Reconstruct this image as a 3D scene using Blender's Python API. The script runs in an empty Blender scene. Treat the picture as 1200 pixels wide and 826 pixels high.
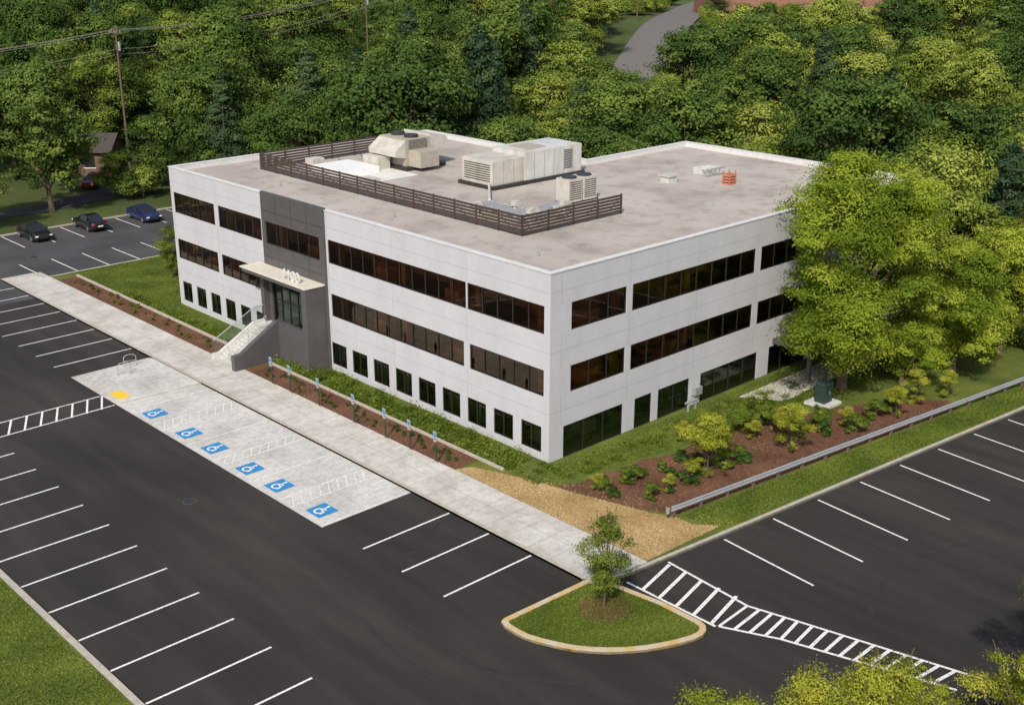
import bpy, math, random
import numpy as np
from mathutils import Vector
random.seed(7)
RNG = np.random.default_rng(11)
S = bpy.context.scene
COL = S.collection
S.view_settings.view_transform = 'Standard'
try: S.view_settings.look = 'None'
except Exception: pass
S.view_settings.exposure = 0

# ------------------------------------------------------------ materials
def newmat(name):
    m = bpy.data.materials.new(name); m.use_nodes = True
    nt = m.node_tree; nt.nodes.clear()
    out = nt.nodes.new('ShaderNodeOutputMaterial')
    return m, nt, out

def noise_mat(name, stops, scale, rough=0.9, stops2=None, scale2=1.0, mix2=0.5, bump=0.0, bscale=None, spec=0.3, detail=8, stretch=None, metallic=0.0, stops3=None, scale3=1.0, stretch3=(1, 1, 1)):
    m, nt, out = newmat(name)
    N = nt.nodes; L = nt.links
    b = N.new('ShaderNodeBsdfPrincipled'); b.inputs['Roughness'].default_value = rough
    b.inputs['Specular IOR Level'].default_value = spec
    b.inputs['Metallic'].default_value = metallic
    L.new(b.outputs[0], out.inputs[0])
    tc = N.new('ShaderNodeTexCoord')
    n1 = N.new('ShaderNodeTexNoise'); n1.inputs['Scale'].default_value = scale; n1.inputs['Detail'].default_value = detail
    n1.inputs['Roughness'].default_value = 0.65
    L.new(tc.outputs['Object'], n1.inputs['Vector'])
    r1 = N.new('ShaderNodeValToRGB')
    while len(r1.color_ramp.elements) < len(stops): r1.color_ramp.elements.new(0.5)
    for e, (p, c) in zip(r1.color_ramp.elements, stops):
        e.position = p; e.color = (*c, 1)
    L.new(n1.outputs['Fac'], r1.inputs[0])
    col = r1.outputs[0]
    for st_, sc_, sr_, mx_ in ((stops2, scale2, stretch, mix2), (stops3, scale3, stretch3, 1.0)):
        if not st_: continue
        n2 = N.new('ShaderNodeTexNoise'); n2.inputs['Scale'].default_value = sc_; n2.inputs['Detail'].default_value = 5
        src = tc.outputs['Object']
        if sr_:
            mp = N.new('ShaderNodeMapping'); mp.inputs['Scale'].default_value = sr_
            L.new(src, mp.inputs[0]); src = mp.outputs[0]
        L.new(src, n2.inputs['Vector'])
        r2 = N.new('ShaderNodeValToRGB')
        while len(r2.color_ramp.elements) < len(st_): r2.color_ramp.elements.new(0.5)
        for e, (p, c) in zip(r2.color_ramp.elements, st_):
            e.position = p; e.color = (*c, 1)
        L.new(n2.outputs['Fac'], r2.inputs[0])
        mx = N.new('ShaderNodeMix'); mx.data_type = 'RGBA'; mx.blend_type = 'MULTIPLY'
        mx.inputs[0].default_value = mx_
        L.new(col, mx.inputs[6]); L.new(r2.outputs[0], mx.inputs[7]); col = mx.outputs[2]
    L.new(col, b.inputs['Base Color'])
    if bump > 0:
        bp = N.new('ShaderNodeBump'); bp.inputs['Strength'].default_value = bump; bp.inputs['Distance'].default_value = 0.03
        n3 = N.new('ShaderNodeTexNoise'); n3.inputs['Scale'].default_value = bscale or scale; n3.inputs['Detail'].default_value = 6
        L.new(tc.outputs['Object'], n3.inputs['Vector']); L.new(n3.outputs['Fac'], bp.inputs['Height'])
        L.new(bp.outputs[0], b.inputs['Normal'])
    return m

def flat_mat(name, c, rough=0.6, metallic=0.0, spec=0.4, var=0.12, scale=3.0):
    lo = tuple(max(0, v*(1-var)) for v in c); hi = tuple(min(1, v*(1+var)) for v in c)
    return noise_mat(name, [(0.3, lo), (0.7, hi)], scale, rough=rough, metallic=metallic, spec=spec)

def joint_mat(name, stops, scale, sx, sy, ox, oy, stops2, scale2, jw=0.02, jdark=0.6, bump=0.05):
    m = noise_mat(name, stops, scale, rough=0.9, stops2=stops2, scale2=scale2, mix2=1.0, bump=bump,
                  stops3=[(0.35, (0.86, 0.85, 0.83)), (0.55, (1.0, 1.0, 1.0))], scale3=2.5)
    nt = m.node_tree; N = nt.nodes; L = nt.links
    b = [n for n in N if n.type == 'BSDF_PRINCIPLED'][0]
    src = b.inputs['Base Color'].links[0].from_socket
    tc = [n for n in N if n.type == 'TEX_COORD'][0]
    sp = N.new('ShaderNodeSeparateXYZ'); L.new(tc.outputs['Object'], sp.inputs[0])
    facs = []
    for i, (s_, o_) in enumerate(((sx, ox), (sy, oy))):
        if not s_: continue
        a = N.new('ShaderNodeMath'); a.operation = 'ADD'; a.inputs[1].default_value = 1000*s_ - o_
        L.new(sp.outputs[i], a.inputs[0])
        d = N.new('ShaderNodeMath'); d.operation = 'MODULO'; d.inputs[1].default_value = s_
        L.new(a.outputs[0], d.inputs[0])
        c = N.new('ShaderNodeMath'); c.operation = 'LESS_THAN'; c.inputs[1].default_value = jw
        L.new(d.outputs[0], c.inputs[0]); facs.append(c.outputs[0])
    f = facs[0]
    if len(facs) > 1:
        mm = N.new('ShaderNodeMath'); mm.operation = 'MAXIMUM'; L.new(facs[0], mm.inputs[0]); L.new(facs[1], mm.inputs[1]); f = mm.outputs[0]
    mx = N.new('ShaderNodeMix'); mx.data_type = 'RGBA'; mx.blend_type = 'MULTIPLY'
    L.new(f, mx.inputs[0]); L.new(src, mx.inputs[6]); mx.inputs[7].default_value = (jdark, jdark, jdark, 1)
    L.new(mx.outputs[2], b.inputs['Base Color'])
    return m

def leaf_mat(name, dark, mid, light, trans=0.0, ovar=0.5):
    m, nt, out = newmat(name); N = nt.nodes; L = nt.links
    at = N.new('ShaderNodeAttribute'); at.attribute_name = 'tint'
    oi = N.new('ShaderNodeObjectInfo')
    ad = N.new('ShaderNodeMath'); ad.operation = 'MULTIPLY_ADD'; ad.inputs[1].default_value = ovar; ad.inputs[2].default_value = -ovar/2
    L.new(oi.outputs['Random'], ad.inputs[0])
    a2 = N.new('ShaderNodeMath'); a2.operation = 'ADD'; L.new(at.outputs['Fac'], a2.inputs[0]); L.new(ad.outputs[0], a2.inputs[1])
    r = N.new('ShaderNodeValToRGB'); r.color_ramp.elements.new(0.5)
    for e, (p, c) in zip(r.color_ramp.elements, ((0.05, dark), (0.5, mid), (0.95, light))):
        e.position = p; e.color = (*c, 1)
    L.new(a2.outputs[0], r.inputs[0])
    d = N.new('ShaderNodeBsdfDiffuse'); L.new(r.outputs[0], d.inputs[0])
    if trans <= 0:
        L.new(d.outputs[0], out.inputs[0]); return m
    t = N.new('ShaderNodeBsdfTranslucent')
    g = N.new('ShaderNodeMix'); g.data_type = 'RGBA'; g.blend_type = 'MULTIPLY'; g.inputs[0].default_value = 1
    L.new(r.outputs[0], g.inputs[6]); g.inputs[7].default_value = (1.5, 1.6, 0.6, 1); L.new(g.outputs[2], t.inputs[0])
    ms = N.new('ShaderNodeMixShader'); ms.inputs[0].default_value = trans
    L.new(d.outputs[0], ms.inputs[1]); L.new(t.outputs[0], ms.inputs[2]); L.new(ms.outputs[0], out.inputs[0])
    return m

def glass_mat(name, tint, base=0.12, refl=(0.9, 0.92, 0.95)):
    m, nt, out = newmat(name); N = nt.nodes; L = nt.links
    tr = N.new('ShaderNodeBsdfTransparent'); tr.inputs[0].default_value = (*tint, 1)
    gl = N.new('ShaderNodeBsdfGlossy'); gl.inputs['Roughness'].default_value = 0.03; gl.inputs[0].default_value = (*refl, 1)
    fr = N.new('ShaderNodeFresnel'); fr.inputs[0].default_value = 1.5
    a = N.new('ShaderNodeMath'); a.operation = 'ADD'; a.inputs[1].default_value = base; L.new(fr.outputs[0], a.inputs[0])
    ms = N.new('ShaderNodeMixShader'); L.new(a.outputs[0], ms.inputs[0]); L.new(tr.outputs[0], ms.inputs[1]); L.new(gl.outputs[0], ms.inputs[2])
    L.new(ms.outputs[0], out.inputs[0]); return m

M = {}
M['asphalt'] = noise_mat('asphalt', [(0.3, (0.022, 0.0205, 0.020)), (0.7, (0.042, 0.0385, 0.0365))], 22, rough=0.88,
    stops2=[(0.3, (0.72, 0.70, 0.69)), (0.52, (0.97, 0.95, 0.93)), (0.68, (1.3, 1.24, 1.17)), (0.82, (1.9, 1.78, 1.65))], scale2=0.14, mix2=1.0, bump=0.25, bscale=60, stretch=(1.0, 0.45, 1),
    stops3=[(0.38, (0.86, 0.86, 0.86)), (0.5, (1.0, 1.0, 1.0)), (0.7, (1.25, 1.22, 1.2))], scale3=0.9, stretch3=(1.2, 0.12, 1))
M['asphalt_old'] = noise_mat('asphalt_old', [(0.3, (0.05, 0.052, 0.056)), (0.7, (0.075, 0.077, 0.08))], 10, rough=0.9,
    stops2=[(0.35, (0.75, 0.75, 0.75)), (0.7, (1.2, 1.2, 1.2))], scale2=0.2, mix2=1.0)
M['street'] = noise_mat('street_asphalt', [(0.3, (0.12, 0.115, 0.11)), (0.7, (0.17, 0.165, 0.16))], 4, rough=0.9)
M['tyre'] = noise_mat('tyre_mark', [(0.35, (0.023, 0.0215, 0.021)), (0.65, (0.036, 0.033, 0.0315))], 1.3, rough=0.8)
M['paint'] = noise_mat('white_paint', [(0.34, (0.35, 0.35, 0.34)), (0.5, (0.76, 0.76, 0.75))], 9, rough=0.6)
M['paint_thin'] = noise_mat('worn_white_paint', [(0.4, (0.55, 0.55, 0.54)), (0.6, (0.74, 0.74, 0.73))], 5, rough=0.6)
M['blue'] = flat_mat('blue_paint', (0.03, 0.22, 0.50), 0.6)
M['yellow'] = flat_mat('yellow_plate', (0.75, 0.50, 0.03), 0.7)
M['kerb_yellow'] = noise_mat('faded_yellow_kerb', [(0.4, (0.50, 0.35, 0.13)), (0.58, (0.50, 0.44, 0.34))], 1.6, rough=0.8)
M['concrete'] = joint_mat('sidewalk_concrete', [(0.3, (0.47, 0.46, 0.44)), (0.7, (0.58, 0.57, 0.55))], 6, 1.56, 1.5, -7.42, 0,
    [(0.3, (0.78, 0.76, 0.73)), (0.65, (1.05, 1.05, 1.05))], 0.45, jw=0.035, jdark=0.62)
M['pad'] = joint_mat('pad_concrete', [(0.3, (0.46, 0.46, 0.45)), (0.7, (0.57, 0.57, 0.56))], 5, 2.8, 2.95, -13.2, 2.5,
    [(0.25, (0.74, 0.74, 0.73)), (0.6, (1.06, 1.06, 1.06))], 0.35, jw=0.03, jdark=0.7)
M['kerb'] = noise_mat('kerb_concrete', [(0.3, (0.32, 0.29, 0.25)), (0.7, (0.46, 0.43, 0.38))], 3, rough=0.9)
M['grass'] = noise_mat('lawn_grass', [(0.3, (0.050, 0.076, 0.014)), (0.55, (0.095, 0.135, 0.024)), (0.8, (0.17, 0.19, 0.05))], 14, rough=1.0,
    stops2=[(0.3, (0.6, 0.65, 0.6)), (0.7, (1.45, 1.25, 1.1))], scale2=0.35, mix2=1.0, bump=0.6, bscale=25)
M['ground'] = noise_mat('ground_soil_grass', [(0.3, (0.04, 0.055, 0.018)), (0.55, (0.065, 0.095, 0.024)), (0.8, (0.11, 0.13, 0.045))], 3, rough=1.0,
    stops2=[(0.3, (0.6, 0.6, 0.6)), (0.7, (1.3, 1.25, 1.1))], scale2=0.08, mix2=1.0, bump=0.5, bscale=8)
M['mulch'] = noise_mat('mulch', [(0.3, (0.055, 0.025, 0.016)), (0.55, (0.15, 0.075, 0.045)), (0.8, (0.27, 0.16, 0.10))], 16, rough=1.0,
    stops2=[(0.3, (0.7, 0.7, 0.7)), (0.7, (1.2, 1.2, 1.2))], scale2=0.8, mix2=1.0, bump=0.9, bscale=20)
M['straw'] = noise_mat('straw', [(0.3, (0.26, 0.17, 0.07)), (0.55, (0.46, 0.33, 0.17)), (0.8, (0.6, 0.47, 0.28))], 14, rough=1.0,
    stops2=[(0.3, (0.65, 0.62, 0.55)), (0.65, (1.05, 1.05, 1.05))], scale2=1.2, mix2=1.0, bump=0.9, bscale=22)
M['wall'] = noise_mat('painted_wall', [(0.3, (0.445, 0.455, 0.495)), (0.7, (0.49, 0.50, 0.54))], 1.5, rough=0.75,
    stops2=[(0.3, (0.93, 0.93, 0.93)), (0.6, (1.0, 1.0, 1.0))], scale2=0.6, mix2=1.0, stretch=(1, 1, 0.15), bump=0.1, bscale=40)
M['joint'] = flat_mat('wall_joint', (0.27, 0.27, 0.29), 0.9)
M['charcoal'] = noise_mat('charcoal_panel', [(0.3, (0.070, 0.068, 0.072)), (0.7, (0.092, 0.09, 0.094))], 2, rough=0.45, spec=0.4)
M['cream'] = flat_mat('canopy_cream', (0.58, 0.55, 0.48), 0.6)
M['frame'] = flat_mat('window_frame', (0.022, 0.02, 0.018), 0.4)
M['coping'] = flat_mat('coping_white', (0.60, 0.60, 0.61), 0.5)
M['roof'] = noise_mat('roof_gravel', [(0.3, (0.32, 0.285, 0.26)), (0.5, (0.42, 0.385, 0.355)), (0.75, (0.54, 0.50, 0.47))], 16, rough=1.0,
    stops2=[(0.3, (0.76, 0.74, 0.725)), (0.48, (0.95, 0.945, 0.94)), (0.68, (1.06, 1.06, 1.06))], scale2=0.2, mix2=1.0, bump=0.6, bscale=30,
    stops3=[(0.34, (0.82, 0.81, 0.80)), (0.5, (1, 1, 1))], scale3=0.9)
M['membrane'] = flat_mat('roof_membrane', (0.60, 0.60, 0.58), 0.8, var=.18, scale=.8)
M['glass_b'] = glass_mat('bronze_glass', (0.62, 0.44, 0.28), 0.03, (0.95, 0.78, 0.6))
M['glass_g'] = glass_mat('green_glass', (0.42, 0.58, 0.50), 0.05, (0.7, 0.85, 0.78))
M['glass_rail'] = glass_mat('clear_glass', (0.78, 0.88, 0.84), 0.05)
M['int_wall'] = flat_mat('interior_wall', (0.60, 0.40, 0.22), 0.9, var=0.35, scale=0.5)
M['int_floor'] = noise_mat('interior_floor', [(0.38, (0.16, 0.095, 0.05)), (0.5, (0.27, 0.17, 0.09)), (0.66, (0.42, 0.27, 0.14))], 0.55, rough=0.8)
M['int_ceil'] = flat_mat('interior_ceiling', (0.5, 0.38, 0.25), 0.9)
M['brown'] = flat_mat('louver_brown', (0.06, 0.040, 0.032), 0.5)
M['hvac'] = noise_mat('hvac_casing', [(0.3, (0.44, 0.42, 0.38)), (0.7, (0.55, 0.53, 0.49))], 1.5, rough=0.5, stops2=[(0.35, (0.82, 0.8, 0.76)), (0.55, (1, 1, 1))], scale2=1.2, mix2=1.0, stretch=(1, 1, .3))
M['hvac_w'] = noise_mat('hvac_white', [(0.3, (0.50, 0.51, 0.50)), (0.7, (0.58, 0.59, 0.58))], 1.5, rough=0.5, stops2=[(0.35, (0.82, 0.81, 0.78)), (0.55, (1, 1, 1))], scale2=1.2, mix2=1.0, stretch=(1, 1, .3))
M['hvac_b'] = flat_mat('hvac_beige', (0.36, 0.33, 0.28), 0.6)
M['dark'] = flat_mat('dark_metal', (0.03, 0.03, 0.03), 0.5)
M['galv'] = flat_mat('galvanized_steel', (0.42, 0.44, 0.46), 0.4, metallic=0.5)
M['green_box'] = flat_mat('transformer_green', (0.022, 0.045, 0.040), 0.5)
M['orange'] = flat_mat('orange_crate', (0.42, 0.15, 0.09), 0.7)
M['white'] = flat_mat('white_enamel', (0.75, 0.75, 0.75), 0.5)
M['brick'] = noise_mat('red_brick', [(0.3, (0.22, 0.11, 0.08)), (0.7, (0.30, 0.16, 0.12))], 4, rough=0.9)
M['brick_d'] = noise_mat('brown_brick', [(0.3, (0.12, 0.075, 0.055)), (0.7, (0.18, 0.115, 0.085))], 4, rough=0.9)
M['shingle'] = flat_mat('roof_shingle', (0.06, 0.055, 0.05), 0.95)
M['bark'] = noise_mat('bark', [(0.3, (0.06, 0.045, 0.032)), (0.7, (0.15, 0.12, 0.09))], 8, rough=1.0, bump=0.8, bscale=12)
M['wood'] = flat_mat('pole_wood', (0.12, 0.09, 0.065), 0.95)
M['rubber'] = flat_mat('tyre_rubber', (0.02, 0.02, 0.02), 0.9)
M['chrome'] = flat_mat('wheel_alloy', (0.5, 0.5, 0.5), 0.3, metallic=0.8)
M['car_black'] = flat_mat('car_paint_black', (0.012, 0.013, 0.016), 0.15, spec=0.8)
M['car_blue'] = flat_mat('car_paint_blue', (0.012, 0.022, 0.075), 0.15, spec=0.8)
M['car_red'] = flat_mat('car_paint_red', (0.3, 0.02, 0.02), 0.2, spec=0.8)
M['car_glass'] = flat_mat('car_glass', (0.015, 0.018, 0.02), 0.05, spec=1.0)
M['lamp_red'] = flat_mat('tail_lamp', (0.4, 0.01, 0.01), 0.3)
LEAF_F = leaf_mat('leaf_forest', (0.032, 0.062, 0.017), (0.068, 0.115, 0.025), (0.135, 0.185, 0.038))
LEAF_L = leaf_mat('leaf_light', (0.065, 0.105, 0.019), (0.145, 0.195, 0.032), (0.26, 0.30, 0.06))
LEAF_P = leaf_mat('leaf_pine', (0.022, 0.044, 0.024), (0.042, 0.074, 0.034), (0.075, 0.115, 0.045))
LEAF_B = leaf_mat('leaf_bright', (0.10, 0.155, 0.018), (0.21, 0.275, 0.028), (0.36, 0.40, 0.06), 0.3, 0.15)
LEAF_Y = leaf_mat('leaf_yellow', (0.13, 0.165, 0.02), (0.27, 0.30, 0.035), (0.42, 0.41, 0.07), 0.3, 0.2)
LEAF_D = leaf_mat('leaf_dark', (0.022, 0.055, 0.014), (0.045, 0.09, 0.02), (0.08, 0.14, 0.03), 0.15)
LEAF_G = leaf_mat('leaf_grass', (0.05, 0.080, 0.014), (0.105, 0.155, 0.022), (0.21, 0.25, 0.05), 0.25, 0.1)
LEAF_M = leaf_mat('chip_mulch', (0.04, 0.018, 0.012), (0.13, 0.065, 0.038), (0.30, 0.18, 0.11), 0.0, 0)
LEAF_S = leaf_mat('chip_straw', (0.25, 0.16, 0.06), (0.45, 0.32, 0.15), (0.65, 0.52, 0.3), 0.0, 0)

# ------------------------------------------------------------ mesh helpers
def empty(name, loc=(0, 0, 0)):
    e = bpy.data.objects.new(name, None); e.empty_display_size = 0.5; e.location = loc
    COL.objects.link(e); return e

class MB:
    def __init__(s): s.v = []; s.f = []; s.m = []; s.mats = []
    def mi(s, mat):
        if mat not in s.mats: s.mats.append(mat)
        return s.mats.index(mat)
    def face(s, pts, mat):
        i = len(s.v); s.v += [tuple(p) for p in pts]; s.f.append(tuple(range(i, i+len(pts)))); s.m.append(s.mi(mat))
    def hexa(s, c, mat):
        i = len(s.v); s.v += [tuple(p) for p in c]
        for q in ((3, 2, 1, 0), (4, 5, 6, 7), (0, 1, 5, 4), (1, 2, 6, 5), (2, 3, 7, 6), (3, 0, 4, 7)):
            s.f.append(tuple(i+k for k in q)); s.m.append(s.mi(mat))
    def box(s, x0, x1, y0, y1, z0, z1, mat):
        s.hexa([(x0, y0, z0), (x1, y0, z0), (x1, y1, z0), (x0, y1, z0), (x0, y0, z1), (x1, y0, z1), (x1, y1, z1), (x0, y1, z1)], mat)
    def cyl(s, p0, p1, r0, r1, mat, n=10, cap=True):
        p0 = Vector(p0); p1 = Vector(p1); d = (p1-p0).normalized()
        a = d.orthogonal().normalized(); b = d.cross(a)
        i = len(s.v)
        for p, r in ((p0, r0), (p1, r1)):
            for k in range(n):
                t = 2*math.pi*k/n; s.v.append(tuple(p + a*math.cos(t)*r + b*math.sin(t)*r))
        for k in range(n):
            s.f.append((i+k, i+(k+1) % n, i+n+(k+1) % n, i+n+k)); s.m.append(s.mi(mat))
        if cap:
            s.f.append(tuple(i+k for k in reversed(range(n)))); s.m.append(s.mi(mat))
            s.f.append(tuple(i+n+k for k in range(n))); s.m.append(s.mi(mat))
    def build(s, name, parent=None, bevel=0, smooth=False, loc=None):
        me = bpy.data.meshes.new(name); me.from_pydata(s.v, [], s.f)
        for m in s.mats: me.materials.append(m)
        me.polygons.foreach_set('material_index', s.m)
        if smooth: me.polygons.foreach_set('use_smooth', [True]*len(s.f))
        me.update()
        o = bpy.data.objects.new(name, me); COL.objects.link(o)
        if parent: o.parent = parent
        if loc: o.location = loc
        if bevel:
            md = o.modifiers.new('bev', 'BEVEL'); md.width = bevel; md.segments = 2; md.limit_method = 'ANGLE'
        return o

def sheet(name, pts, z, mat):
    b = MB(); b.face([(p[0], p[1], z) for p in pts], mat); return b.build(name)
def slab(name, pts, z0, z1, mat, side=None):
    b = MB(); b.face([(p[0], p[1], z1) for p in pts], mat)
    n = len(pts)
    for i in range(n):
        a = pts[i]; c = pts[(i+1) % n]
        b.face([(a[0], a[1], z0), (c[0], c[1], z0), (c[0], c[1], z1), (a[0], a[1], z1)], side or mat)
    return b.build(name)
def kerb(name, path, w, z0, z1, mat, closed=False):
    P = [Vector((p[0], p[1])) for p in path]; n = len(P); Q = []
    for i in range(n):
        ds = []
        if closed or i > 0: ds.append((P[i]-P[i-1]).normalized())
        if closed or i < n-1: ds.append((P[(i+1) % n]-P[i]).normalized())
        ns = [Vector((-d.y, d.x)) for d in ds]
        m = sum(ns, Vector((0, 0))).normalized()
        k = w/max(0.3, m.dot(ns[0])); Q.append(P[i]+m*k)
    b = MB()
    for i in range(n if closed else n-1):
        j = (i+1) % n
        b.hexa([(P[i].x, P[i].y, z0), (P[j].x, P[j].y, z0), (Q[j].x, Q[j].y, z0), (Q[i].x, Q[i].y, z0),
                (P[i].x, P[i].y, z1), (P[j].x, P[j].y, z1), (Q[j].x, Q[j].y, z1), (Q[i].x, Q[i].y, z1)], mat)
    return b.build(name)

def quads_obj_mesh(name, V, mats, midx, tint):
    n = len(V)//4
    me = bpy.data.meshes.new(name)
    me.from_pydata(V.tolist(), [], np.arange(4*n).reshape(n, 4).tolist())
    for m in mats: me.materials.append(m)
    me.polygons.foreach_set('material_index', midx.astype(np.int32))
    at = me.attributes.new('tint', 'FLOAT', 'POINT'); at.data.foreach_set('value', np.repeat(tint, 4).astype(np.float32))
    me.update(); return me

def leaf_quads(pos, nrm, size, rng, aspect=0.55):
    n = len(pos)
    nrm = nrm/np.maximum(1e-6, np.linalg.norm(nrm, axis=1, keepdims=True))
    t = np.cross(nrm, rng.normal(size=(n, 3))); t /= np.maximum(1e-6, np.linalg.norm(t, axis=1, keepdims=True))
    b = np.cross(nrm, t); s = size[:, None]
    V = np.empty((n, 4, 3)); V[:, 0] = pos+t*s; V[:, 1] = pos+b*s*aspect; V[:, 2] = pos-t*s; V[:, 3] = pos-b*s*aspect
    return V.reshape(-1, 3)

def tube_quads(path, radii, n=7):
    out = []
    rings = []
    for i, p in enumerate(path):
        p = Vector(p); d = (Vector(path[min(i+1, len(path)-1)])-Vector(path[max(i-1, 0)])).normalized()
        a = d.cross(Vector((0.3, 1, 0.1))).normalized(); b = d.cross(a)
        rings.append([p+a*math.cos(2*math.pi*k/n)*radii[i]+b*math.sin(2*math.pi*k/n)*radii[i] for k in range(n)])
    for i in range(len(rings)-1):
        for k in range(n):
            out += [rings[i][k], rings[i][(k+1) % n], rings[i+1][(k+1) % n], rings[i+1][k]]
    return [tuple(v) for v in out]

def tree_mesh(name, H, R, base, nl, lsize, leaf, seed, nlobes=18, kind='round', trunk_r=0.28, sub=26, open_=0.24, lr=(0.2, 0.42), jit=0.38, shell=(0.6, 1.15)):
    rng = np.random.default_rng(seed); rr = random.Random(seed)
    lobes = []
    zc = (H+base)/2; hz = (H-base)/2
    el = 1+rng.uniform(-.15, .15); ea = rng.uniform(0, 3.14)
    for i in range(nlobes):
        u = rng.uniform(-1, 1) if i > 2 else 0.8
        if kind == 'round':
            prof = math.sqrt(max(0.05, 1-abs(u)**2.2)) * rng.uniform(0.75, 1.12)
            l_ = rng.uniform(*lr)*R
        else:
            prof = (1-u)/2*0.95+0.08; l_ = (0.16+0.2*(1-u)/2)*R*1.1
        a = i*2.399+rng.uniform(-.6, .6); rad = max(0, R*prof*(1+0.15*math.cos(2*(a-ea)))-l_*0.75)*(rng.uniform(0.75, 1.08) if rng.random() < .75 else rng.uniform(.2, .7))
        lobes.append((math.cos(a)*rad, math.sin(a)*rad, zc+u*(hz-l_*0.7), l_))
    lobes = np.array(lobes); lt = rng.uniform(0.15, 0.85, nlobes)
    w = lobes[:, 3]**2; w /= w.sum()
    ns = nlobes*sub; li = rng.choice(nlobes, ns, p=w)
    d = rng.normal(size=(ns, 3)); d[:, 2] = d[:, 2]*0.9+0.3; d /= np.linalg.norm(d, axis=1, keepdims=True)
    sc = lobes[li, :3]+d*lobes[li, 3][:, None]*rng.uniform(shell[0], shell[1], (ns, 1))*np.array([1, 1, 0.8])
    st = np.clip(lt[li]+rng.normal(0, 0.14, ns), 0, 1)
    si = rng.integers(0, ns, nl)
    sg = lobes[li[si], 3][:, None]*open_
    g = rng.normal(size=(nl, 3)); off = g*sg*np.array([1, 1, 0.5])
    pos = sc[si]+off
    nrm = d[si]*0.8+g*0.28+rng.normal(size=(nl, 3))*jit+np.array([0, 0, 0.45])
    V = leaf_quads(pos, nrm, lsize*rng.uniform(0.6, 1.25, nl), rng)
    tint = np.clip(st[si]+rng.normal(0, 0.06, nl), 0, 1)
    T = []
    lean = Vector((rng.uniform(-.3, .3), rng.uniform(-.3, .3), 0))*min(1, R/4)
    top = H*0.8
    path = [Vector((0, 0, -0.3)), Vector((0, 0, 0.25)), lean*0.3+Vector((0, 0, base*0.8+0.3)), lean+Vector((0, 0, zc)), lean*1.3+Vector((0, 0, top))]
    T += tube_quads(path, [trunk_r*1.5, trunk_r*1.1, trunk_r*0.85, trunk_r*0.5, trunk_r*0.12], 8)
    if kind == 'round':
        for i in range(nlobes):
            c = Vector(lobes[i, :3]); z0 = min(max(base*0.8, c.z*0.55), top*0.8)
            s0 = lean*(z0/H)+Vector((0, 0, z0)); mid = s0.lerp(c, 0.5)+Vector((rr.uniform(-.3, .3), rr.uniform(-.3, .3), rr.uniform(0, .4)))*R/6
            T += tube_quads([s0, mid, c, c+(c-mid)*0.5], [trunk_r*0.42, trunk_r*0.27, trunk_r*0.13, 0.015], 5)
    T = np.array(T)
    VV = np.vstack([V, T]); nt = len(T)//4
    return quads_obj_mesh(name, VV, [leaf, M['bark']], np.concatenate([np.zeros(nl), np.ones(nt)]), np.concatenate([tint, np.full(nt, 0.5)]))

def place(me, name, x, y, z=0, s=1, rot=None, parent=None, sz=None):
    o = bpy.data.objects.new(name, me); COL.objects.link(o)
    o.location = (x, y, z); o.rotation_euler = (0, 0, random.uniform(0, 6.28) if rot is None else rot)
    o.scale = (s, s, sz or s)
    if parent: o.parent = parent
    return o

def inpoly(P, poly):
    x, y = P[:, 0], P[:, 1]; inside = np.zeros(len(P), bool); n = len(poly)
    for i in range(n):
        x1, y1 = poly[i]; x2, y2 = poly[(i+1) % n]
        c = ((y1 > y) != (y2 > y)) & (x < (x2-x1)*(y-y1)/((y2-y1) if y2 != y1 else 1e-9)+x1)
        inside ^= c
    return inside
def sample(poly, n, rng=RNG):
    A = np.array(poly); lo = A.min(0); hi = A.max(0); out = []
    tot = 0
    while tot < n:
        P = rng.uniform(lo, hi, (n*2, 2)); P = P[inpoly(P, poly)]; out.append(P); tot += len(P)
    return np.vstack(out)[:n]
def blades(name, poly, n, z, h, mat, flat=False, clump=False, hz=1.0, w=0.5, parent=None):
    rng = RNG
    if clump:
        k = max(4, n//90); C = sample(poly, k); ci = rng.integers(0, k, n); ch = rng.uniform(0.4, 1.0, k); ct = rng.uniform(0.15, 0.85, k)
        r = rng.normal(size=(n, 3))*h*0.62; P = np.zeros((n, 3)); P[:, :2] = C[ci]+r[:, :2]; P[:, 2] = z+np.abs(r[:, 2])*hz*ch[ci]
        ok = inpoly(P[:, :2], poly); P = P[ok]; t = np.clip(ct[ci][ok]+rng.normal(0, .1, ok.sum()), 0, 1); n = len(P)
        nr = rng.normal(size=(n, 3))*0.5+np.array([0, 0, 0.8]); sz = rng.uniform(0.5, 1.2, n)*h*0.28
    else:
        Q = sample(poly, n); P = np.zeros((n, 3)); P[:, :2] = Q; P[:, 2] = z+rng.uniform(0.2, 1, n)*h*(0.25 if flat else 0.5)
        big = np.sin(Q[:, 0]*1.3+np.sin(Q[:, 1]*0.9)*2)*0.12+np.sin(Q[:, 1]*1.7+Q[:, 0]*0.6)*0.1
        t = np.clip(rng.normal(0.5, 0.2, n)+big, 0, 1)
        nr = rng.normal(size=(n, 3))*(0.35 if flat else 0.6)+(np.array([0, 0, 1.0]) if flat else np.array([0, 0, 0.5]))
        sz = rng.uniform(0.5, 1.1, n)*h
    V = leaf_quads(P, nr, sz, rng, w)
    me = quads_obj_mesh(name, V, [mat], np.zeros(n), t)
    o = bpy.data.objects.new(name, me); COL.objects.link(o)
    if parent: o.parent = parent
    return o

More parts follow.
